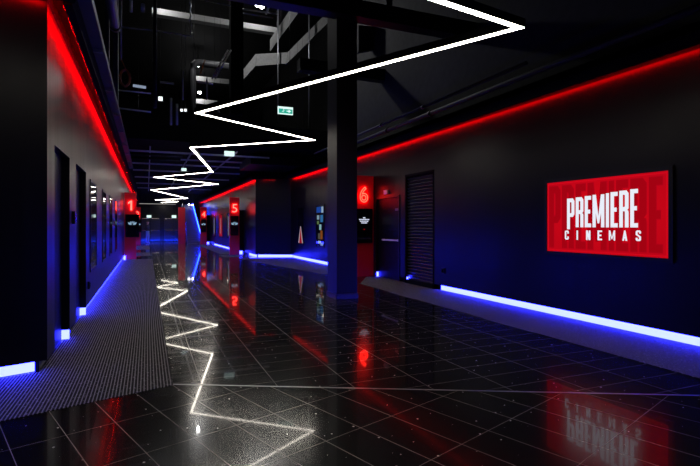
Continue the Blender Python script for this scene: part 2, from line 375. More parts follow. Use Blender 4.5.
# ------------------------------------------------------------------ zigzag pendant light
ZH = 2.0
zz = [(420, -5.5), (519.5, 27.6), (197, 113), (313.5, 140), (191, 147.5), (212.5, 172), (154.5, 177.2), (217.5, 184), (151.5, 190), (187.5, 198.3)]
pts = [Ph(x, y, ZH) for x, y in zz]
for p in pts: p.z = H+ZH
pts[0] = pts[1]+(pts[0]-pts[1]).normalized()*5.5
last = pts[-1]
pts += [Vector((-.2, 33.2, last.z)), Vector((1.7, 36.3, last.z)), Vector((-.1, 39.5, last.z))]
pts[10] = Ph(155.3, 199.8, ZH); pts[11] = Ph(178, 201.6, ZH); pts[12] = Ph(157, 203.0, ZH)
zl = empty('zigzag_light', (pts[4].x, pts[4].y, last.z), 'long white zigzag line of light hung under the ceiling', 'light')
def miter(pts, w, z0, z1, name, m, parent=None):
    n = len(pts); L = []; R = []
    for i in range(n):
        d0 = (pts[i]-pts[i-1]).normalized() if i else (pts[1]-pts[0]).normalized()
        d1 = (pts[i+1]-pts[i]).normalized() if i < n-1 else d0
        n0 = Vector((-d0.y, d0.x, 0)); n1 = Vector((-d1.y, d1.x, 0)); mm = (n0+n1); mm.normalize()
        k = min(w/2/max(mm.dot(n0), .12), w*3)
        L.append(pts[i]+mm*k); R.append(pts[i]-mm*k)
    outs = []
    for i in range(n-1):
        q = [L[i], L[i+1], R[i+1], R[i]]
        b = MB(); b.prism([Vector((p.x, p.y, z0)) for p in q], (0, 0, z1-z0)); outs.append(b.build(name, m, parent))
    return outs
z = last.z
hs = miter(pts, .068, z+.001, z+.09, 'housing', 'blackgloss', zl)
ds = miter(pts, .061, z-.004, z+.0005, 'diffuser', 'white', zl)
for h_, d_ in zip(hs, ds): d_['label'] = 'white glowing diffuser'
for i in range(len(pts)-1):
    for t in (.12, .88):
        p = pts[i].lerp(pts[i+1], t); top = 12.2 if p.y < 17 else LC
        MB().tube([(p.x, p.y, z+.09), (p.x, p.y, top)], .0025, 5).build('suspension_wire', 'blackgloss', zl)

# ------------------------------------------------------------------ column
cu0, cv0 = 3.31, 8.52
colm = empty('column', (cu0+.21, cv0+.25, 0), 'square dark grey column standing in the middle of the hall', 'column')
MB().box(cu0, cu0+.42, cv0, cv0+.51, .1, 12.2, .004).build('shaft', 'pillar', colm)
M['basep'] = mat('satin blue-black plinth', (.03, .03, .034), .3, .6)
MB().box(cu0-.018, cu0+.438, cv0-.018, cv0+.528, 0, .1, .003).build('plinth', 'basep', colm)

# ------------------------------------------------------------------ wall screen
V0, V1, Z0, Z1 = 3.87, 5.785, 1.003, 2.063
tv = empty('wall_screen', (UR, (V0+V1)/2, Z0), 'large landscape screen on the right wall showing a red cinema logo', 'screen')
fr = .055; b = MB(); ux = UR-.035
b.box(UR, ux, V0-fr, V0, Z0-fr, Z1+fr); b.box(UR, ux, V1, V1+fr, Z0-fr, Z1+fr); b.box(UR, ux, V0, V1, Z0-fr, Z0); b.box(UR, ux, V0, V1, Z1, Z1+fr)
b.build('frame', 'blackgloss', tv)
m = emit('red screen picture', (1, 0, 0), 1); nt = m.node_tree; tc = nt.nodes.new('ShaderNodeTexCoord')
gr = nt.nodes.new('ShaderNodeTexGradient'); gr.gradient_type = 'SPHERICAL'; mp = nt.nodes.new('ShaderNodeMapping')
mp.inputs['Location'].default_value = (-.5*1.3, -.5*1.3, -.55*1.3); mp.inputs['Scale'].default_value = (1.3, 1.3, 1.3)
nt.links.new(tc.outputs['Generated'], mp.inputs[0]); nt.links.new(mp.outputs[0], gr.inputs[0])
rp = nt.nodes.new('ShaderNodeValToRGB'); rp.color_ramp.elements[0].color = (.50, .0015, .008, 1); rp.color_ramp.elements[1].color = (.80, .003, .010, 1)
nt.links.new(gr.outputs['Fac'], rp.inputs[0]); nt.links.new(rp.outputs[0], nt.nodes['Principled BSDF'].inputs['Emission Color'])
M['picture'] = m
M['ghost'] = emit('dark red screen letters', (.36, .0008, .006), 1)
M['ghostedge'] = emit('red screen letter edges', (.43, .0008, .009), 1)
M['tvwhite'] = emit('white screen letters', (.86, .90, 1), .95)
dsp = MB().box(UR, ux+.015, V0, V1, Z0, Z1).build('display', m, tv)
def child_text(*a, **k): return text_obj(*a, **k)
AX, AY = (0, -1, 0), (0, 0, 1); xs = ux+.0145
def glyph(ch, w, h, t, th=None):
    """condensed block capitals as outline polygons in a w x h box, stem t, bar th"""
    th = th or t*.62; k = t*.55
    def bx(x0, x1, y0, y1): return [(x0, y0), (x1, y0), (x1, y1), (x0, y1)]
    bowl = lambda y0: [[(0, h-th), (0, h), (w-k, h), (w, h-k*1.3), (w-t, h-th-k*.3), (w-t-k*.3, h-th)],
                       [(w-t, h-th-k*.3), (w, h-k*1.3), (w, y0+k*1.3), (w-t, y0+th+k*.3)],
                       [(0, y0), (w-k, y0), (w, y0+k*1.3), (w-t, y0+th+k*.3), (w-t-k*.3, y0+th), (0, y0+th)]]
    stem = bx(0, t, 0, h)
    if ch == 'P': return [stem]+bowl(h*.40)
    if ch == 'R': return [stem]+bowl(h*.44)+[[(w-t-k*.2, h*.46), (w-k*.2, h*.46), (w, h*.40), (w, 0), (w-t, 0), (w-t, h*.40)]]
    if ch == 'E': return [stem, bx(0, w, 0, th), bx(0, w, h-th, h), bx(0, w*.86, h*.5-th/2, h*.5+th/2)]
    if ch == 'I': return [bx(0, w, 0, h)]
    if ch == 'M': return [stem, bx(w-t, w, 0, h), [(0, h), (t*1.05, h), (w/2+t*.25, h*.12), (w/2-t*.25, h*.12)], [(w-t*1.05, h), (w, h), (w/2+t*.25, h*.12), (w/2-t*.25, h*.12)]]
    if ch == 'N': return [stem, bx(w-t, w, 0, h), [(0, h), (t*1.1, h), (w, 0), (w-t*1.1, 0)]]
    if ch == 'A': return [[(0, 0), (t, 0), (w/2+t*.35, h), (w/2-t*.35, h)], [(w-t, 0), (w, 0), (w/2+t*.35, h), (w/2-t*.35, h)], bx(w*.22, w*.78, h*.22, h*.22+th*.8)]
    if ch == 'C': return [[(0, k), (t, k*1.2), (t, h-k*1.2), (0, h-k)], [(0, h-k), (k, h), (w-k, h), (w, h-k), (w-t, h-th), (t, h-th)], [(0, k), (k, 0), (w-k, 0), (w, k), (w-t, th), (t, th)], bx(w-t, w, h*.66, h-k), bx(w-t, w, k, h*.34)]
    if ch == 'S': return [[(0, h-k), (k, h), (w-k, h), (w, h-k), (w-t, h-th), (t, h-th)], [(0, k), (k, 0), (w-k, 0), (w, k), (w-t, th), (t, th)], bx(0, t, h*.58, h-k), bx(w-t, w, k, h*.42), [(0, h*.58), (t, h*.64), (w, h*.42), (w-t, h*.36)], bx(w-t, w, h*.70, h-k), bx(0, t, k, h*.30)]
def letter(ch, v, z, w, h, t, name, m, x, th=None):
    b = MB()
    for p in glyph(ch, w, h, t, th): b.prism([(x, v-px_, z+py_) for px_, py_ in p], (-.0012, 0, 0))
    return b.build(name, m, dsp)
wds = [('P', 1.0), ('R', 1.0), ('E', .80), ('M', 1.42), ('I', .36), ('E', .80), ('R', 1.0), ('E', .80)]
def word(v_left, v_right, name, m, x, t, gap, zf, th=None):
    u_ = (v_left-v_right-gap*7)/sum(w for _, w in wds); v = v_left
    for i, (ch, w) in enumerate(wds):
        zb, zt = zf(i); letter(ch, v, zb, w*u_, zt-zb, t, name, m, x, th); v -= w*u_+gap
word(5.75, 3.94, 'background_letter', 'ghostedge', xs-.0002, .105, .022, lambda i: (1.055, 2.01), .12)
word(5.742, 3.948, 'background_letter', 'ghost', xs-.0016, .088, .038, lambda i: (1.065, 2.0), .10)
word(5.395, 4.265, 'letter', 'tvwhite', xs-.004, .052, .024, lambda i: (1.375 if i else 1.345, 1.800+.010*i), .055)
for i, ch in enumerate('CINEMAS'):
    w = {'I': .026, 'M': .095}.get(ch, .072)
    cx = 5.40-i*(5.40-4.26)/6
    letter(ch, cx+w/2, 1.190+.002*i, w, .135, .026 if ch != 'M' else .022, 'letter', 'tvwhite', xs-.004, .022)
# thin red border line in the picture
b = MB()
for (a, c2, d, e3) in ((V0+.02, V1-.02, Z0+.02, Z0+.03), (V0+.02, V1-.02, Z1-.03, Z1-.02), (V0+.02, V0+.03, Z0+.02, Z1-.02), (V1-.03, V1-.02, Z0+.02, Z1-.02)):
    b.box(xs+.0005, xs-.001, a, c2, d, e3)
b.build('picture_border', emit('bright red line', (.66, .003, .014), 1), dsp)

# ------------------------------------------------------------------ number pylons
def pylon(u0, u1, v, num, label, over=0.0, msg=False, neon=False, h=2.77, left=False):
    t = empty('number_pylon', ((u0+u1)/2, v, 0), label, 'sign pylon', 'numbered pylons')
    MB().box(u0, u1, v, v+.12, 0, h, .004).build('body', 'red', t)
    w = u1-u0; cx = (u0+u1)/2
    nh = .38 if neon else .40; nw = {'1': .15}.get(num, .24)
    if neon:
        text_obj('number', num, 'tubered', t, (cx-.13, v-.04, 2.03), (1, 0, 0), AY, .25, .44, off=.0, outline=.022)
        text_obj('number', num, 'tubered', t, (cx-.085, v-.045, 2.085), (1, 0, 0), AY, .16, .33, off=-.03, outline=.016) if False else None
    else:
        if num == '1':
            b = MB(); q = lambda x, z_: (cx+x, v-.062, 2.03+z_)
            b.prism([q(0, 0), q(.07, 0), q(.07, .40), q(.01, .40), q(-.085, .33), q(-.085, .25), q(0, .30)], (0, .024, 0)); b.build('number', 'tubepink', t)
        else: text_obj('number', num, 'tubepink', t, (cx-nw/2, v-.05, 2.03), (1, 0, 0), AY, nw, nh, off=.0, extr=.012)
    sc = MB().box(u0+.04, u1-.06+over, v-.07, v-.001, .92, 1.86, .006).build('screen', 'screen', t)
    sc['label'] = 'black display screen'
    x = (u0+.04+u1-.06+over)/2; ck = 1.35
    if msg:
        b = MB(); b.box(x-.035, x+.035, v-.073, v-.069, 1.595, 1.625)
        b.build('message_heading', 'msg', sc)
        for i, (s, ww) in enumerate((('WELCOME TO THE', .30), ('FOYER PLEASE', .25), ('WAIT HERE', .17))):
            b = MB(); xx = x-ww/2; r = random.Random(i+3)
            while xx < x+ww/2:
                q = r.uniform(.018, .05); b.box(xx, min(xx+q, x+ww/2), v-.073, v-.069, 1.55-i*.047, 1.578-i*.047); xx += q+.008
            b.build('message_line', 'msg', sc)
        text_obj('crest', 'o', 'ghost', sc, (x-.015, v-.072, 1.28), (1, 0, 0), AY, .03, .03, extr=.002)
    else:
        # small pale winged crest: five leaves fanned over a bar
        b = MB()
        for a in (-64, -36, 0, 36, 64):
            r = math.radians(a); d = Vector((math.sin(r), 0, math.cos(r))); n = Vector((math.cos(r), 0, -math.sin(r)))
            p = Vector((x, v-.0735, 1.46)); L = .15 if a else .13
            b.prism([p+d*.02, p+d*.6*L+n*.018, p+d*L, p+d*.6*L-n*.018], (0, .004, 0))
        for k in (-1, 1): b.prism([Vector((x+k*.03, v-.0735, 1.47)), Vector((x+k*.17, v-.0735, 1.54)), Vector((x+k*.13, v-.0735, 1.44)), Vector((x+k*.03, v-.0735, 1.42))], (0, .004, 0))
        b.build('crest', 'crest', sc)
    return t
M['msg'] = emit('white message text', (.75, .8, 1), .9)
M['crest'] = emit('pale blue crest', (.35, .55, .75), .7)
pylon(-.86, -.41, 21.95, '1', 'red pylon with glowing number 1 against the left wall', over=.17)
pylon(-.86, -.43, 38.9, '2', 'far red pylon with glowing number 2 on the left', over=.12)
pylon(3.66, 4.13, 23.65, '5', 'red pylon with glowing number 5 at the far right')
pylon(3.66, 4.13, 37.5, '4', 'far red pylon with glowing number 4 near the blue stair')
pylon(5.18, 5.795, 12.1, '6', 'red pylon with glowing outlined number 6 behind the dark column', msg=True, neon=True)
t = empty('red_pylon', (2.45, 39.3, 0), 'plain red pylon at the far end left of the blue stair', 'pylon')
MB().box(2.22, 2.72, 39.3, 39.5, 0, 2.8, .004).build('body', 'red', t)
MB().tube([(2.76, 39.45, .02), (2.80, 39.42, .9), (2.75, 39.4, 1.6), (2.60, 39.4, 2.8), (2.52, 39.4, 3.5)], .03, 8).build('chrome_rail', 'chrome', t)
# dark return boxes behind pylons 4 and 5
for v, lab in ((23.9, 'tall black door leaf standing open behind pylon 5'), (37.75, 'tall black door leaf standing open behind pylon 4')):
    d = MB().box(4.15, UF-.002, v, v+.05, .13, 2.15).build('open_door', 'door'); tag(d, lab, 'door', 'open doors behind the right pylons')
    MB().box(4.18, 4.22, v-.03, v, 1.0, 1.15).build('door_handle', 'blackgloss', d)
    strip([(4.18, UF-.08, v-.02, v-.008, .006, HB+.04)], 'small glowing blue block at the foot of pylon %s' % ('5' if v < 30 else '4'))
strip([(-.86, -.8, 21.5, 21.6, .006, HB+.06)], 'small glowing blue block at the foot of pylon 1')

# ------------------------------------------------------------------ poster frames
def art(kind):
    out = []
    if kind == 'blue':
        for (a, b2, z0, z1, c) in ((.10, .62, 1.25, 1.46, (.02, .10, .55)), (.66, .88, 1.24, 1.46, (.5, .7, 1)), (.15, .42, 1.0, 1.16, (.35, .55, .7)), (.55, .85, .9, 1.16, (.05, .25, .6)), (.15, .40, .82, .95, (.15, .25, .1)), (.42, .66, .62, .82, (.4, .75, .8)), (.28, .52, .28, .5, (.12, .12, .1)), (.55, .8, .28, .6, (.35, .10, .02)), (.3, .6, .12, .22, (.6, .8, 1)), (.55, .85, .05, .15, (.3, .45, .9))):
            out.append((a, b2, z0, z1, c))
    return out
def poster(side, v0, v1, label, kind=None, z0=.62, z1=2.17, uw=None):
    uw = uw if uw is not None else (UL if side > 0 else UR)
    t = empty('poster_frame', (uw, (v0+v1)/2, z0), label, 'poster frame', 'glazed poster frames on the left wall' if side > 0 else 'glazed poster frames on the right walls')
    d = side*.016; b = MB(); fr = .04
    b.box(uw+side*.0005, uw+d, v0, v0+fr, z0, z1); b.box(uw+side*.0005, uw+d, v1-fr, v1, z0, z1); b.box(uw+side*.0005, uw+d, v0, v1, z0, z0+fr); b.box(uw+side*.0005, uw+d, v0, v1, z1-fr, z1)
    b.build('frame', 'blackgloss', t)
    g = MB().box(uw+side*.0005, uw+side*.008, v0+fr, v1-fr, z0+fr, z1-fr).build('glass', 'glass', t)
    W_ = v1-v0; x = uw+side*.009
    def V(q): return v1-W_*q if side < 0 else v0+W_*q
    if kind == 'blue':
        for a, b2, y0, y1, c in art('blue'):
            mm = emit('poster picture patch', c, .5)
            MB().box(x, x+side*.001, V(a), V(b2), z0+y0, z0+y1).build('picture', mm, t)
    if kind == 'painted_reflection':  # reflected pylon painted on the glass as glowing red and pale shapes
        mm = emit('painted reflection pale', (.75, .6, .7), .45); m2 = emit('painted reflection red', (.55, .01, .03), .5)
        MB().prism([(x, V(.12), z0+.06), (x, V(.88), z0+.06), (x, V(.55), z0+.75), (x, V(.45), z0+.75)], (side*.001, 0, 0)).build('picture', mm, t)
        MB().prism([(x+side*.0015, V(.28), z0+.06), (x+side*.0015, V(.72), z0+.06), (x+side*.0015, V(.5), z0+.72)], (side*.001, 0, 0)).build('picture', m2, t)
    if kind == 'red':
        MB().box(x, x+side*.001, V(.1), V(.9), z0+.1, z1-.1).build('picture', emit('poster red field', (.42, .004, .02), .6), t)
        MB().box(x+side*.001, x+side*.002, V(.4), V(.6), z0+.25, z1-.3).build('picture', emit('poster pale figure', (.55, .3, .35), .5), t)
    if kind == 'white':
        MB().box(x, x+side*.001, V(.35), V(.65), z0+.2, z1-.25).build('picture', emit('poster pale band', (.4, .4, .45), .35), t)
    return t
for (v0, v1), lab in zip(((9.07, 10.15), (11.5, 12.4), (13.6, 14.5), (15.9, 16.8)),
        ('nearest glazed poster frame on the left wall beside the doorway', 'second glazed poster frame on the left wall', 'third glazed poster frame on the left wall', 'glazed poster frame on the left wall nearest to pylon 1')):
    poster(1, v0, v1, lab)
poster(-1, 16.15, 17.1, 'poster frame with bright blue and white pictures left of the column', 'blue')
poster(-1, 18.6, 19.45, 'dark poster frame with a painted red and white reflection near the corner', 'painted_reflection')
poster(-1, 34.6, 36.0, 'far poster frame right of pylon 4 with a pale figure', 'white', uw=UF)
poster(-1, 31.2, 32.9, 'far red poster between the pylons numbered 4 and 5', 'red', uw=UF)
poster(-1, 28.2, 29.4, 'dark far poster frame just left of pylon 5', 'white', uw=UF)

# small wall fittings
def fitting(name, box_, label, cat, face, m='blackgloss'):
    t = MB().box(*box_, .003).build(name, m); tag(t, label, cat)
    MB().box(*face).build('face_plate', 'screen', t)
fitting('card_reader', (UL, UL+.035, 7.0, 7.12, 1.42, 1.58), 'small black card reader between the two left doorways', 'card reader', (UL+.035, UL+.038, 7.02, 7.1, 1.45, 1.55))
fitting('wall_socket', (UL, UL+.03, 8.75, 8.87, .38, .50), 'small black socket low on the left wall beneath the nearest poster', 'socket', (UL+.03, UL+.034, 8.77, 8.85, .40, .48))
fitting('wall_socket', (UR, UR-.03, 8.62, 8.74, .38, .50), 'small black socket low on the right wall beside the louvred panel', 'socket', (UR-.03, UR-.034, 8.64, 8.72, .40, .48))
o = MB().box(UR, UR-.05, 11.22, 11.42, 2.22, 2.33, .004).build('alarm_light', mat('pale plastic', (.6, .5, .5), .4)); tag(o, 'small pale box on the wall above the door by pylon 6', 'alarm light')

# ------------------------------------------------------------------ exit signs
M['exitgreen'] = emit('green exit sign face', (.02, .50, .36), .8)
M['exitwhite'] = emit('white exit sign light', (.75, 1, .95), 1.1)
def exit_sign(x0, y0, x1, y1, v, label, green=True, top=None):
    a = Pv(x0, y0, v); b_ = Pv(x1, y1, v); w = b_.x-a.x; h = a.z-b_.z; z0 = b_.z
    t = empty('exit_sign', (a.x+w/2, v, z0), label, 'exit sign', 'lit exit signs')
    MB().box(a.x, b_.x, v, v+.05, z0, a.z, .004).build('housing', 'exitwhite', t)
    if green:
        MB().box(a.x+w*.06, b_.x-w*.04, v-.004, v, z0+h*.12, a.z-h*.30).build('face', 'exitgreen', t)
        b = MB(); zc = z0+h*.18; s = h*.5; x = a.x+w*.32                        # running figure
        b.ball((x+s*.25, v-.008, zc+s*.92), s*.10)
        b.bar((x+.18*s, v-.008, zc+s*.8), (x, v-.008, zc+s*.42), .01, s*.16, (0, 1, 0)); b.bar((x, v-.008, zc+s*.42), (x+s*.3, v-.008, zc+s*.2), .01, s*.10, (0, 1, 0))
        b.bar((x, v-.008, zc+s*.42), (x-s*.3, v-.008, zc+s*.1), .01, s*.10, (0, 1, 0)); b.bar((x+.15*s, v-.008, zc+s*.7), (x+s*.45, v-.008, zc+s*.62), .01, s*.08, (0, 1, 0))
        b.build('running_figure', 'exitwhite', t)
        b = MB(); xx = a.x+w*.56; zz_ = zc+s*.5
        b.prism([(xx, v-.008, zz_-s*.12), (xx+w*.14, v-.008, zz_-s*.12), (xx+w*.14, v-.008, zz_-s*.42), (xx+w*.32, v-.008, zz_), (xx+w*.14, v-.008, zz_+s*.42), (xx+w*.14, v-.008, zz_+s*.12), (xx, v-.008, zz_+s*.12)], (0, .004, 0))
        b.build('arrow', 'exitwhite', t)
    tp = top or LC
    for q in (.2, .8): MB().tube([(a.x+w*q, v+.02, a.z), (a.x+w*q, v+.02, tp)], .008, 6).build('hanger', 'blackgloss', t)
exit_sign(278, 106, 293, 115, 15.5, 'green exit sign hanging above the hall left of the column', True, 12.2)
exit_sign(224.5, 150.8, 234.5, 156.3, 17.6, 'small white-lit exit sign under the ceiling above pylon 5', False)
exit_sign(146.7, 215.2, 151.3, 217.7, 45.3, 'tiny exit sign over the far left pair of doors', False)
exit_sign(171.8, 215.2, 176.3, 218, 45.3, 'tiny exit sign over the far right pair of doors', False)
exit_sign(181.5, 168, 186.5, 171, 20, 'tiny green exit sign beyond the zigzag light', False)

# ------------------------------------------------------------------ blue stair at the end
st = empty('blue_stair', (3.4, 39.6, 0), 'steep stair washed in blue light beside the plain red pylon', 'stair')
b = MB(); n = 18
for k in range(n):
    v = 39.7+k*.27; z1 = .18*(k+1); ur = 3.98-.02*k; b.box(2.95-.012*k, ur, v, v+.28, max(0, z1-.5), z1)
b.build('steps', mat('grey stair treads', (.12, .12, .14), .4), st)
pp = [(4.02-.02*k, 39.65+k*.27, .18*(k+1)+.05) for k in range(n)]
M['bluepure'] = emit('deep blue edge light', (.006, .022, 1), 60)
MB().tube(pp, .03, 8).build('edge_light', 'bluepure', st)
b = MB(); b.prism([(4.1, 39.6, 0), (4.1, 39.6, .25), (3.70, 44.6, 3.5), (3.70, 44.6, 0)], (.04, 0, 0)); b.build('stringer', 'blackgloss', st)
for px, py in ((189, 205), (192.7, 205.2)):
    p = Pv(px, py, 43.5); p.z = min(p.z, 4.15)
    o = MB().tube([(p.x, p.y, p.z), (p.x, p.y, p.z+.06)], .07, 10).build('spotlight', 'bulb')
    tag(o, 'tiny bright spotlight over the %s side of the blue stair' % ('left' if px < 190 else 'right'), 'spotlight', 'spotlights over the stair')
    MB().tube([(p.x, p.y, p.z+.061), (p.x, p.y, LC)], .02, 8).build('stem', 'blackgloss', o)

# ------------------------------------------------------------------ person
def person(loc, rot):
    j = {'pel': (0, 0, .93), 'wai': (0, .01, 1.08), 'che': (0, .02, 1.30), 'nek': (0, .0, 1.47), 'hd0': (0, -.01, 1.54), 'hd1': (0, -.02, 1.66), 'hd2': (0, -.01, 1.73),
         'hl': (.09, 0, .88), 'kl': (.10, -.03, .50), 'al': (.10, .03, .09), 'fl': (.11, -.13, .04), 'hr': (-.09, 0, .88), 'kr': (-.10, .02, .50), 'ar': (-.11, .06, .09), 'fr': (-.12, -.10, .04),
         'sl': (.17, .02, 1.40), 'el': (.22, .04, 1.13), 'wl': (.16, -.14, 1.0), 'sr': (-.17, .02, 1.40), 'er': (-.23, .05, 1.13), 'wr': (-.18, -.12, .98)}
    r = {'pel': .15, 'wai': .125, 'che': .155, 'nek': .055, 'hd0': .065, 'hd1': .095, 'hd2': .085, 'hl': .095, 'kl': .062, 'al': .042, 'fl': .04, 'hr': .095, 'kr': .062, 'ar': .042, 'fr': .04,
         'sl': .06, 'el': .042, 'wl': .028, 'sr': .06, 'er': .042, 'wr': .028}
    E = [('pel', 'wai'), ('wai', 'che'), ('che', 'nek'), ('nek', 'hd0'), ('hd0', 'hd1'), ('hd1', 'hd2'), ('pel', 'hl'), ('hl', 'kl'), ('kl', 'al'), ('al', 'fl'), ('pel', 'hr'), ('hr', 'kr'), ('kr', 'ar'), ('ar', 'fr'),
         ('che', 'sl'), ('sl', 'el'), ('el', 'wl'), ('che', 'sr'), ('sr', 'er'), ('er', 'wr')]
    for sd, w in (('l', 'wl'), ('r', 'wr')):
        bx, by, bz = j[w]; j['p'+sd] = (bx, by-.06, bz-.02); r['p'+sd] = .026; E.append((w, 'p'+sd))
        for k in range(4):
            nm = 'f%d%s' % (k, sd); j[nm+'a'] = (bx+(k-1.5)*.018, by-.10, bz-.03); j[nm+'b'] = (bx+(k-1.5)*.019, by-.13-.006*(k in (1, 2)), bz-.055)
            r[nm+'a'] = .009; r[nm+'b'] = .008; E += [('p'+sd, nm+'a'), (nm+'a', nm+'b')]
        s = -1 if sd == 'l' else 1; j['t'+sd] = (bx+s*.05, by-.07, bz-.01); r['t'+sd] = .010; E.append((w, 't'+sd))
    names = list(j); idx = {n: i for i, n in enumerate(names)}
    me = bpy.data.meshes.new('person'); me.from_pydata([j[n] for n in names], [(idx[a], idx[b]) for a, b in E], [])
    o = bpy.data.objects.new('person', me); COL.objects.link(o)
    sk = o.modifiers.new('skin', 'SKIN'); sk.use_smooth_shade = True
    for n in names: me.skin_vertices[0].data[idx[n]].radius = (r[n], r[n]*(.8 if n in ('pel', 'wai', 'che') else 1))
    me.skin_vertices[0].data[idx['pel']].use_root = True
    ss = o.modifiers.new('sub', 'SUBSURF'); ss.levels = ss.render_levels = 2
    m = mat('skin, t-shirt and jeans', (.5, .3, .2), .7); nt = m.node_tree; tc = nt.nodes.new('ShaderNodeTexCoord'); sp = nt.nodes.new('ShaderNodeSeparateXYZ')
    nt.links.new(tc.outputs['Object'], sp.inputs[0])
    rp = nt.nodes.new('ShaderNodeValToRGB'); rp.color_ramp.interpolation = 'CONSTANT'
    mr = nt.nodes.new('ShaderNodeMapRange'); mr.inputs[1].default_value = 0; mr.inputs[2].default_value = 2; nt.links.new(sp.outputs[2], mr.inputs[0]); nt.links.new(mr.outputs[0], rp.inputs[0])
    el = rp.color_ramp.elements; el[0].position = 0; el[0].color = (.5, .5, .5, 1); el[1].position = .05; el[1].color = (.10, .20, .33, 1)
    el[1].color = (.26, .42, .60, 1); q = el.new(.485); q.color = (.02, .02, .022, 1); q = el.new(.735); q.color = (.8, .5, .36, 1)
    nt.links.new(rp.outputs[0], nt.nodes['Principled BSDF'].inputs['Base Color'])
    me.materials.append(m); o.location = loc; o.rotation_euler = (0, 0, rot)
    tag(o, 'person in dark t-shirt and blue jeans standing near the far doors', 'person')
    b = MB(); q = bmesh.ops.create_uvsphere(b.bm, u_segments=14, v_segments=10, radius=.108)
    for v in list(q['verts']):
        if v.co.z < -.02 and v.co.y < .02: b.bm.verts.remove(v)
        else: v.co = Vector((v.co.x, v.co.y*1.05+.012, v.co.z+1.675))
    h = b.build('hair', mat('brown hair', (.10, .06, .035), .7)); h.parent = o
    for k in (-1, 1):
        MB().ball((k*.035, -.105, 1.65), .012).build('eye', mat('eye', (.05, .04, .04), .3)).parent = o
    MB().ball((0, -.118, 1.615), .015).build('nose', mat('nose skin', (.5, .3, .2), .6)).parent = o
pl = P(147.6, 240.5, 0); q = Pv(147.6, 240, 41.9)
person((q.x, 41.5, 0), math.radians(60))

# ------------------------------------------------------------------ overhead structure and services
def beam_u(name, px0, py0, px1, v, hgt, dep, m, label, cat='beam', group='overhead beams'):
    a = Pv(px0, py0, v); b_ = Pv(px1, py0, v)
    o = MB().box(a.x, b_.x, v, v+dep, a.z-hgt, a.z).build(name, m); return tag(o, label, cat, group)
M['conclight'] = mat('pale concrete', (.20, .20, .20), .8, .3, bump=.5, bscale=12, vary=.3)
# roof beams over the atrium, each with a lamp
for (v, zt, dz, xa, xb, lab) in ((21, 10.18, .24, 152, 277, 'nearest'), (31, 10.6, .30, 191, 233, 'second'), (37, 10.7, .34, 191, 233, 'farthest')):
    o = MB().box(Pv(xa, 0, v).x, min(8.3, Pv(xb, 0, v).x), v, v+.35, zt-dz, zt).build('concrete_beam', 'conclight'); tag(o, '%s of the grey concrete beams high over the left of the hall' % lab, 'beam', 'concrete roof beams')
for (v, x, y, en, lab) in ((20.5, 163, -3, 45, 'above the left part of the nearest concrete beam'), (20.4, 257.5, 6, 70, 'right of the broad black upright near the top'), (30.5, 198, 66.5, 60, 'above the second concrete beam'), (36.5, 199.5, 93.5, 60, 'above the farthest concrete beam')):
    p = Pv(x, y, v)
    t = empty('floodlight', p, 'bright floodlight %s' % lab, 'floodlight', 'floodlights in the roof')
    MB().tube([p, p+Vector((0, 0, .12))], [.09, .12], 12).build('bulb', 'bulb', t)
    MB().tube([p+Vector((0, 0, .121)), p+Vector((0, 0, .3)), (p.x, p.y, 12.2)], [.13, .03, .015], 10).build('bracket', 'blackgloss', t)
    L = bpy.data.lights.new('floodlight_glow', 'POINT'); L.energy = en; L.shadow_soft_size = .1
    lo = bpy.data.objects.new('floodlight_glow', L); COL.objects.link(lo); lo.parent = t; lo.location = (0, -.05, -.16)
# lift-shaft like black column of the atrium
a = Pv(231, 50, 15.5); b_ = Pv(243.5, 50, 15.5)
o = MB().box(a.x, b_.x, 15.5, 15.9, LC+.75, 12.2).build('steel_column', 'black'); 
o.location.z = 0; tag(o, 'broad black upright rising above the ceiling edge left of the stair', 'column')
# concrete stair flights above the ceiling edge
sv = 19.0
sr = empty('concrete_stair', Pv(270, 60, sv), 'grey concrete stair with two flights high above the hall', 'stair')
def poly(pts, v, dep, name, m, parent): return MB().prism([Pv(x, y, v) for x, y in pts], (0, dep, 0)).build(name, m, parent)
poly([(257, 54), (287.4, 52.3), (286.6, 63.5), (255.7, 66)], sv, 1.4, 'landing', 'conclight', sr)
poly([(287.6, 52.3), (326, 13.5), (328.3, 16), (328, 22.5), (286.8, 63.5)], sv, 1.4, 'flight', 'conclight', sr)
poly([(255.5, 54.2), (256.8, 54), (255.4, 66), (243.8, 79), (243.8, 69)], sv, 1.2, 'flight', 'conclight', sr)
poly([(278, 27.4), (290, 9.8), (299, 11.8), (278, 40.3)], sv+.3, 1.4, 'flight', 'conclight', sr)
for x, y0, y1, m in ((278, 41, 87, 'steel'), (309, 12, 86, 'steel')):
    a, b_ = Pv(x, y0, sv-.4), Pv(x, y1, sv-.4); a.z = 12.2; b_.z = 4.95
    o = MB().tube([a, b_], .03, 6).build('glazing_post', 'steel'); tag(o, 'thin grey upright bar %s the concrete stair' % ('at the left corner of' if x < 300 else 'in front of the rising flight of'), 'post', 'stair posts')
L = bpy.data.lights.new('stair_lamp_glow', 'POINT'); L.energy = 240; L.shadow_soft_size = .15
p = Pv(262, 8, 16.5); t = empty('floodlight', p, 'bright floodlight shining on the concrete stair', 'floodlight', 'floodlights in the roof')
MB().tube([p, p+Vector((0, 0, .12))], [.06, .09], 12).build('bulb', 'bulb', t); MB().tube([p+Vector((0, 0, .121)), (p.x, p.y, 12.2)], .02, 8).build('bracket', 'blackgloss', t)
lo = bpy.data.objects.new('stair_lamp_glow', L); COL.objects.link(lo); lo.parent = t; lo.location = (0, -.1, -.15)

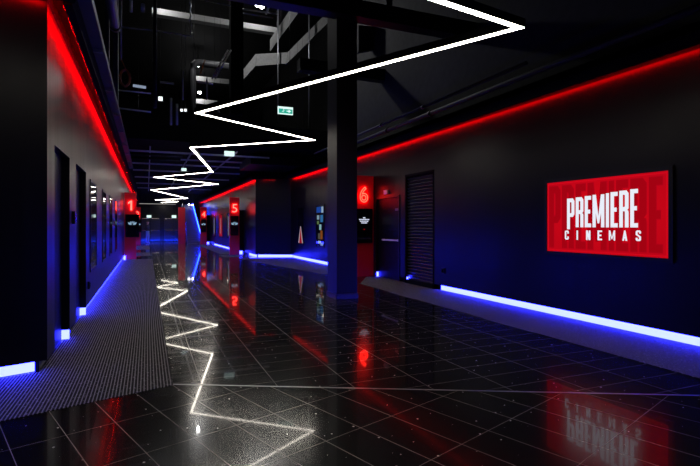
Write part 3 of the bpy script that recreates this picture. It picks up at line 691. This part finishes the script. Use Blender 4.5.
# thick elbowed duct
pv = 18.5
o = MB().tube([Pv(192.5, 128, pv), Pv(192.5, 70, pv), Pv(193.2, 65.5, pv), Pv(196, 63.3, pv), Pv(200, 63, pv), Pv(231, 67, pv)], .13, 14).build('elbow_duct', mat('dark painted duct', (.05, .05, .055), .5)); tag(o, 'thick dark pipe that bends from upright to level beside the black upright', 'pipe')
# thin pipes, rods and rails
def rod(p, q, r, name, m, label, cat='rod', group=None):
    return tag(MB().tube([p, q], r, 8).build(name, m), label, cat, group)
M['rodmat'] = mat('grey pipe', (.65, .65, .66), .4, .6)
M['darkrod'] = mat('dark pipe', (.018, .018, .02), .6, .4)
rv = 14.0
rods = [((155, -10), (155, 108), .05, 'darkrod', 'upright black post nearest the left of the hanging cable'),
        ((121, -10), (121, 60), .025, 'rodmat', 'thin upright rod over the left wall'),
        ((121, 27), (155, 30.5), .02, 'rodmat', 'thin level rail between the two leftmost uprights'),
        ((155, 30.5), (192, 36), .02, 'rodmat', 'thin level rail running right from the black post'),
        ((153.6, 34), (153.6, 62), .016, 'rodmat', 'short bright rod beside the black post'),
        ((231, 50), (215, 79), .022, 'rodmat', 'slanting rod left of the broad black upright'),
        ((228, 50), (212, 79), .022, 'rodmat', 'second slanting rod left of the broad black upright'),
        ((160, -10), (231, 6), .02, 'rodmat', 'thin rail high above the nearest concrete beam'),
        ((217, 108), (222, 120), .03, 'steel', 'short slanting bar within the first bend of the zigzag light'),
        ((205, 60), (200, 74), .02, 'orange', 'short brownish slanting bar beside the thick pipe'),
        ((117, 90), (151, 93.5), .02, 'rodmat', 'level rail near the orange coil'),
        ((117, 108), (151, 112), .02, 'rodmat', 'lower level rail beneath the orange coil'),
        ((171, 98), (171, 125), .03, 'rodmat', 'short upright pipe left of the thick pipe'),
        ((177, 104), (177, 125), .03, 'rodmat', 'second short upright pipe left of the thick pipe'),
        ((160, 82), (174, 83.5), .03, 'rodmat', 'short level pipe above the two short upright pipes'),
        ((131, 0), (131, 12), .04, 'rodmat', 'stub of pipe hanging high over the left rail'),
        ((243, 9), (278, 14), .025, 'rodmat', 'upper thin rail right of the broad black upright'),
        ((243, 13), (273, 18), .02, 'rodmat', 'lower thin rail right of the broad black upright'),
        ((272, -2), (266, 14), .03, 'rodmat', 'slanting hanger crossing the two thin rails'),
        ((283, 0), (283, 9), .05, 'steel', 'stub of bright pipe above the upper stair flight'),
        ((183, 70), (183, 100), .02, 'rodmat', 'thin upright rod close left of the thick pipe'),
        ((197, 82), (213, 84), .02, 'rodmat', 'thin rail beneath the second concrete beam'),
        ((207, 78), (207, 100), .025, 'rodmat', 'upright rod between the second and farthest concrete beams'),
        ((143, 4), (143, 12), .05, 'rodmat', 'second stub of pipe hanging high over the left rail')]
for a, b_, r, m, lab in rods:
    rod(Pv(*a, rv), Pv(*b_, rv), r, 'metal_rod', m, lab, 'rod', 'rods and rails overhead')
ch = [Pv(190.5+.5*math.sin(i*1.9), -6+i*2.8, 13.5) for i in range(13)]+[Pv(191.2, 34, 13.5), Pv(192.3, 36, 13.5), Pv(190.6, 35, 13.5)]
tag(MB().tube(ch, .022, 6).build('hanging_chain', 'rodmat'), 'thin hanging chain ending in a hook left of the black upright', 'chain')
# orange coil
cc = Pv(125, 78, 13.0); b = MB(); pt = []
for i in range(90):
    a = i*.42; pt.append(cc+Vector(((.11+.02*math.sin(i*.9))*math.cos(a), .03*math.sin(i*.31), (.20+.02*math.cos(i*.7))*math.sin(a))))
pt = [Pv(121.5, 60, 13.0)]+pt
tag(b.tube(pt, .012, 6).build('cable_coil', 'orange'), 'coil of orange cable hanging high above the left wall', 'cable')
rod(Pv(133, 85.5, 13), Pv(146, 87.5, 13), .035, 'light_tube', emit('dim tube light', (.6, .75, 1), .35), 'short dim tube lamp right of the orange cable coil', 'lamp')
# small bright lamps
for x, y, v, r, lab in ((181.7, 110, 24, .055, 'left of the pair of tiny white lamps beside the first bend of the zigzag'), (185.5, 110, 24, .055, 'right of the pair of tiny white lamps beside the first bend of the zigzag'),
        (160.5, 98.5, 24, .09, 'small square white lamp left of the thick pipe'), (194, 124, 20, .035, 'tiny white lamp just above the ceiling edge'), (138.5, 175.5, 30, .05, 'tiny white lamp under the far ceiling by the left wall')):
    p = Pv(x, y, v); o = MB().box(p.x-r, p.x+r, p.y, p.y+.08, p.z-r, p.z+r).build('small_lamp', emit('small lamp glass', (.9, .95, 1), 1.4)); tag(o, lab, 'lamp', 'small lamps')
    MB().tube([(p.x, p.y+.04, p.z+r), (p.x, p.y+.04, 12.2 if p.z > LC else LC)], .01, 6).build('hanger', 'blackgloss', o)

# services by the left soffit: cable tray and pipe end
tr = empty('cable_tray', (-.60, 8, 3.78), 'dark grey cable tray running along above the left wall', 'cable tray')
b = MB(); b.box(-.675, -.53, 4.2, 22, 3.74, 3.755); b.box(-.675, -.66, 4.2, 22, 3.755, 3.84); b.box(-.545, -.53, 4.2, 22, 3.755, 3.84)
b.build('tray', mat('grey tray metal', (.06, .06, .065), .5, .4), tr)
for k in range(9): MB().box(-.66, -.545, 5.2+k*2, 5.24+k*2, 3.7, 3.74).build('bracket', 'steel', tr)
o = MB().tube([(-.36, 4.0, 3.85), (-.36, 6.6, 3.85)], [.055]*2, 14).build('round_duct', mat('blue-black duct', (.012, .013, .02), .4)); tag(o, 'dark round duct end hanging above the near left wall', 'duct')
MB().tube([(-.36, 6.55, 3.85), (-.36, 6.64, 3.85)], .062, 14).build('end_collar', 'blackgloss', o)
M['shaft'] = mat('dark grey upright', (.05, .05, .052), .5)
for x0, x1, lab in ((105, 109, 'left'), (113, 118, 'right')):
    a, b_ = Pv(x0, 50, 11.5), Pv(x1, 50, 11.5)
    tag(MB().box(a.x, b_.x, 11.5, 11.7, 3.86, 12.2).build('steel_upright', 'shaft'), '%s dark steel upright rising above the left wall' % lab, 'upright', 'uprights over the left wall')
# pipes following the top of the right wall
for (u, z, r, v0, v1, lab) in ((5.55, 3.78, .045, -2, 14, 'long black pipe directly above the red light of the right wall'), (5.38, 3.90, .03, 5.8, 16, 'thinner black pipe above the longer pipe on the right')):
    o = tag(MB().tube([(u, v0, z), (u, v1, z)], r, 10).build('ceiling_pipe', 'darkrod'), lab, 'pipe', 'pipes above the right wall')
    for k in range(3): MB().tube([(u, 8.8+k*2-.05, z), (u, 8.8+k*2+.05, z)], r*1.35, 10).build('coupling', 'blackgloss', o)
# black beams across the near roof
for v, z0, lab in ((8.3, 5.33, 'nearest'), (12.5, 5.6, 'second')):
    tag(MB().box(1.0 if v < 9 else 3.8, 6.35, v, v+.3, z0, z0+.32).build('steel_beam', 'blackgloss'), '%s black steel beam crossing to the upper right wall' % lab, 'beam', 'black cross beams')
for pts_, lab in (([(386, -4), (411, -4), (399.5, 15.6), (387, 14)], 'small grey concrete face behind the black beam'),
                  ([(358.6, 52), (358.6, 25), (383, 27), (437, 37)], 'wedge of grey concrete right of the column under the beam')):
    tag(MB().prism([Pv(x, y, 12.2 if 'small' in lab else 13.2) for x, y in pts_], (0, .2, 0)).build('concrete_slab', 'darkconcrete'), lab, 'panel', 'concrete panels by the column')
# ceiling grid beneath the low ceiling
gr_ = empty('ceiling_grid', (1.5, 22, 3.95), 'dark metal grid hung beneath the far low ceiling', 'ceiling grid')
for v in (18.2, 20.0, 21.8, 24.5, 28, 32, 36): MB().bar((-.6, v, 3.98), (4.3, v, 3.98), .05, .06).build('cross_rail', 'rodmat', gr_)
for u in (.1, 1.5, 3.0): MB().bar((u, 17.6, 4.05), (u, 40, 4.05), .04, .05).build('long_rail', 'rodmat', gr_)
for v, z in ((19.0, 4.0), (19.8, 3.95)):
    tag(MB().tube([(-.55, v, z), (1.2, v, z)], .06, 10).build('short_duct', 'blackgloss'), '%s short glossy duct catching red light under the ceiling edge' % ('nearer' if v < 19.5 else 'farther'), 'duct', 'ducts under the ceiling edge')
lb = MB().box(-.6, 2.3, 44.4, 44.5, 3.22, 3.27).build('light_bar', emit('dim light bar', (.8, .75, .7), .35)); tag(lb, 'thin dim light bar across the hall above the far doors', 'light bar')
for u in (-.4, .85, 2.1): MB().tube([(u, 44.45, 3.27), (u, 44.45, LC)], .012, 6).build('hanger', 'blackgloss', lb)
# dark ducting over the return wall
tag(MB().box(3.6, 5.6, 18.2, 20.6, 3.72, 4.05, .02).build('wide_duct', 'blackgloss'), 'wide dark duct over the corner of the return wall', 'duct')
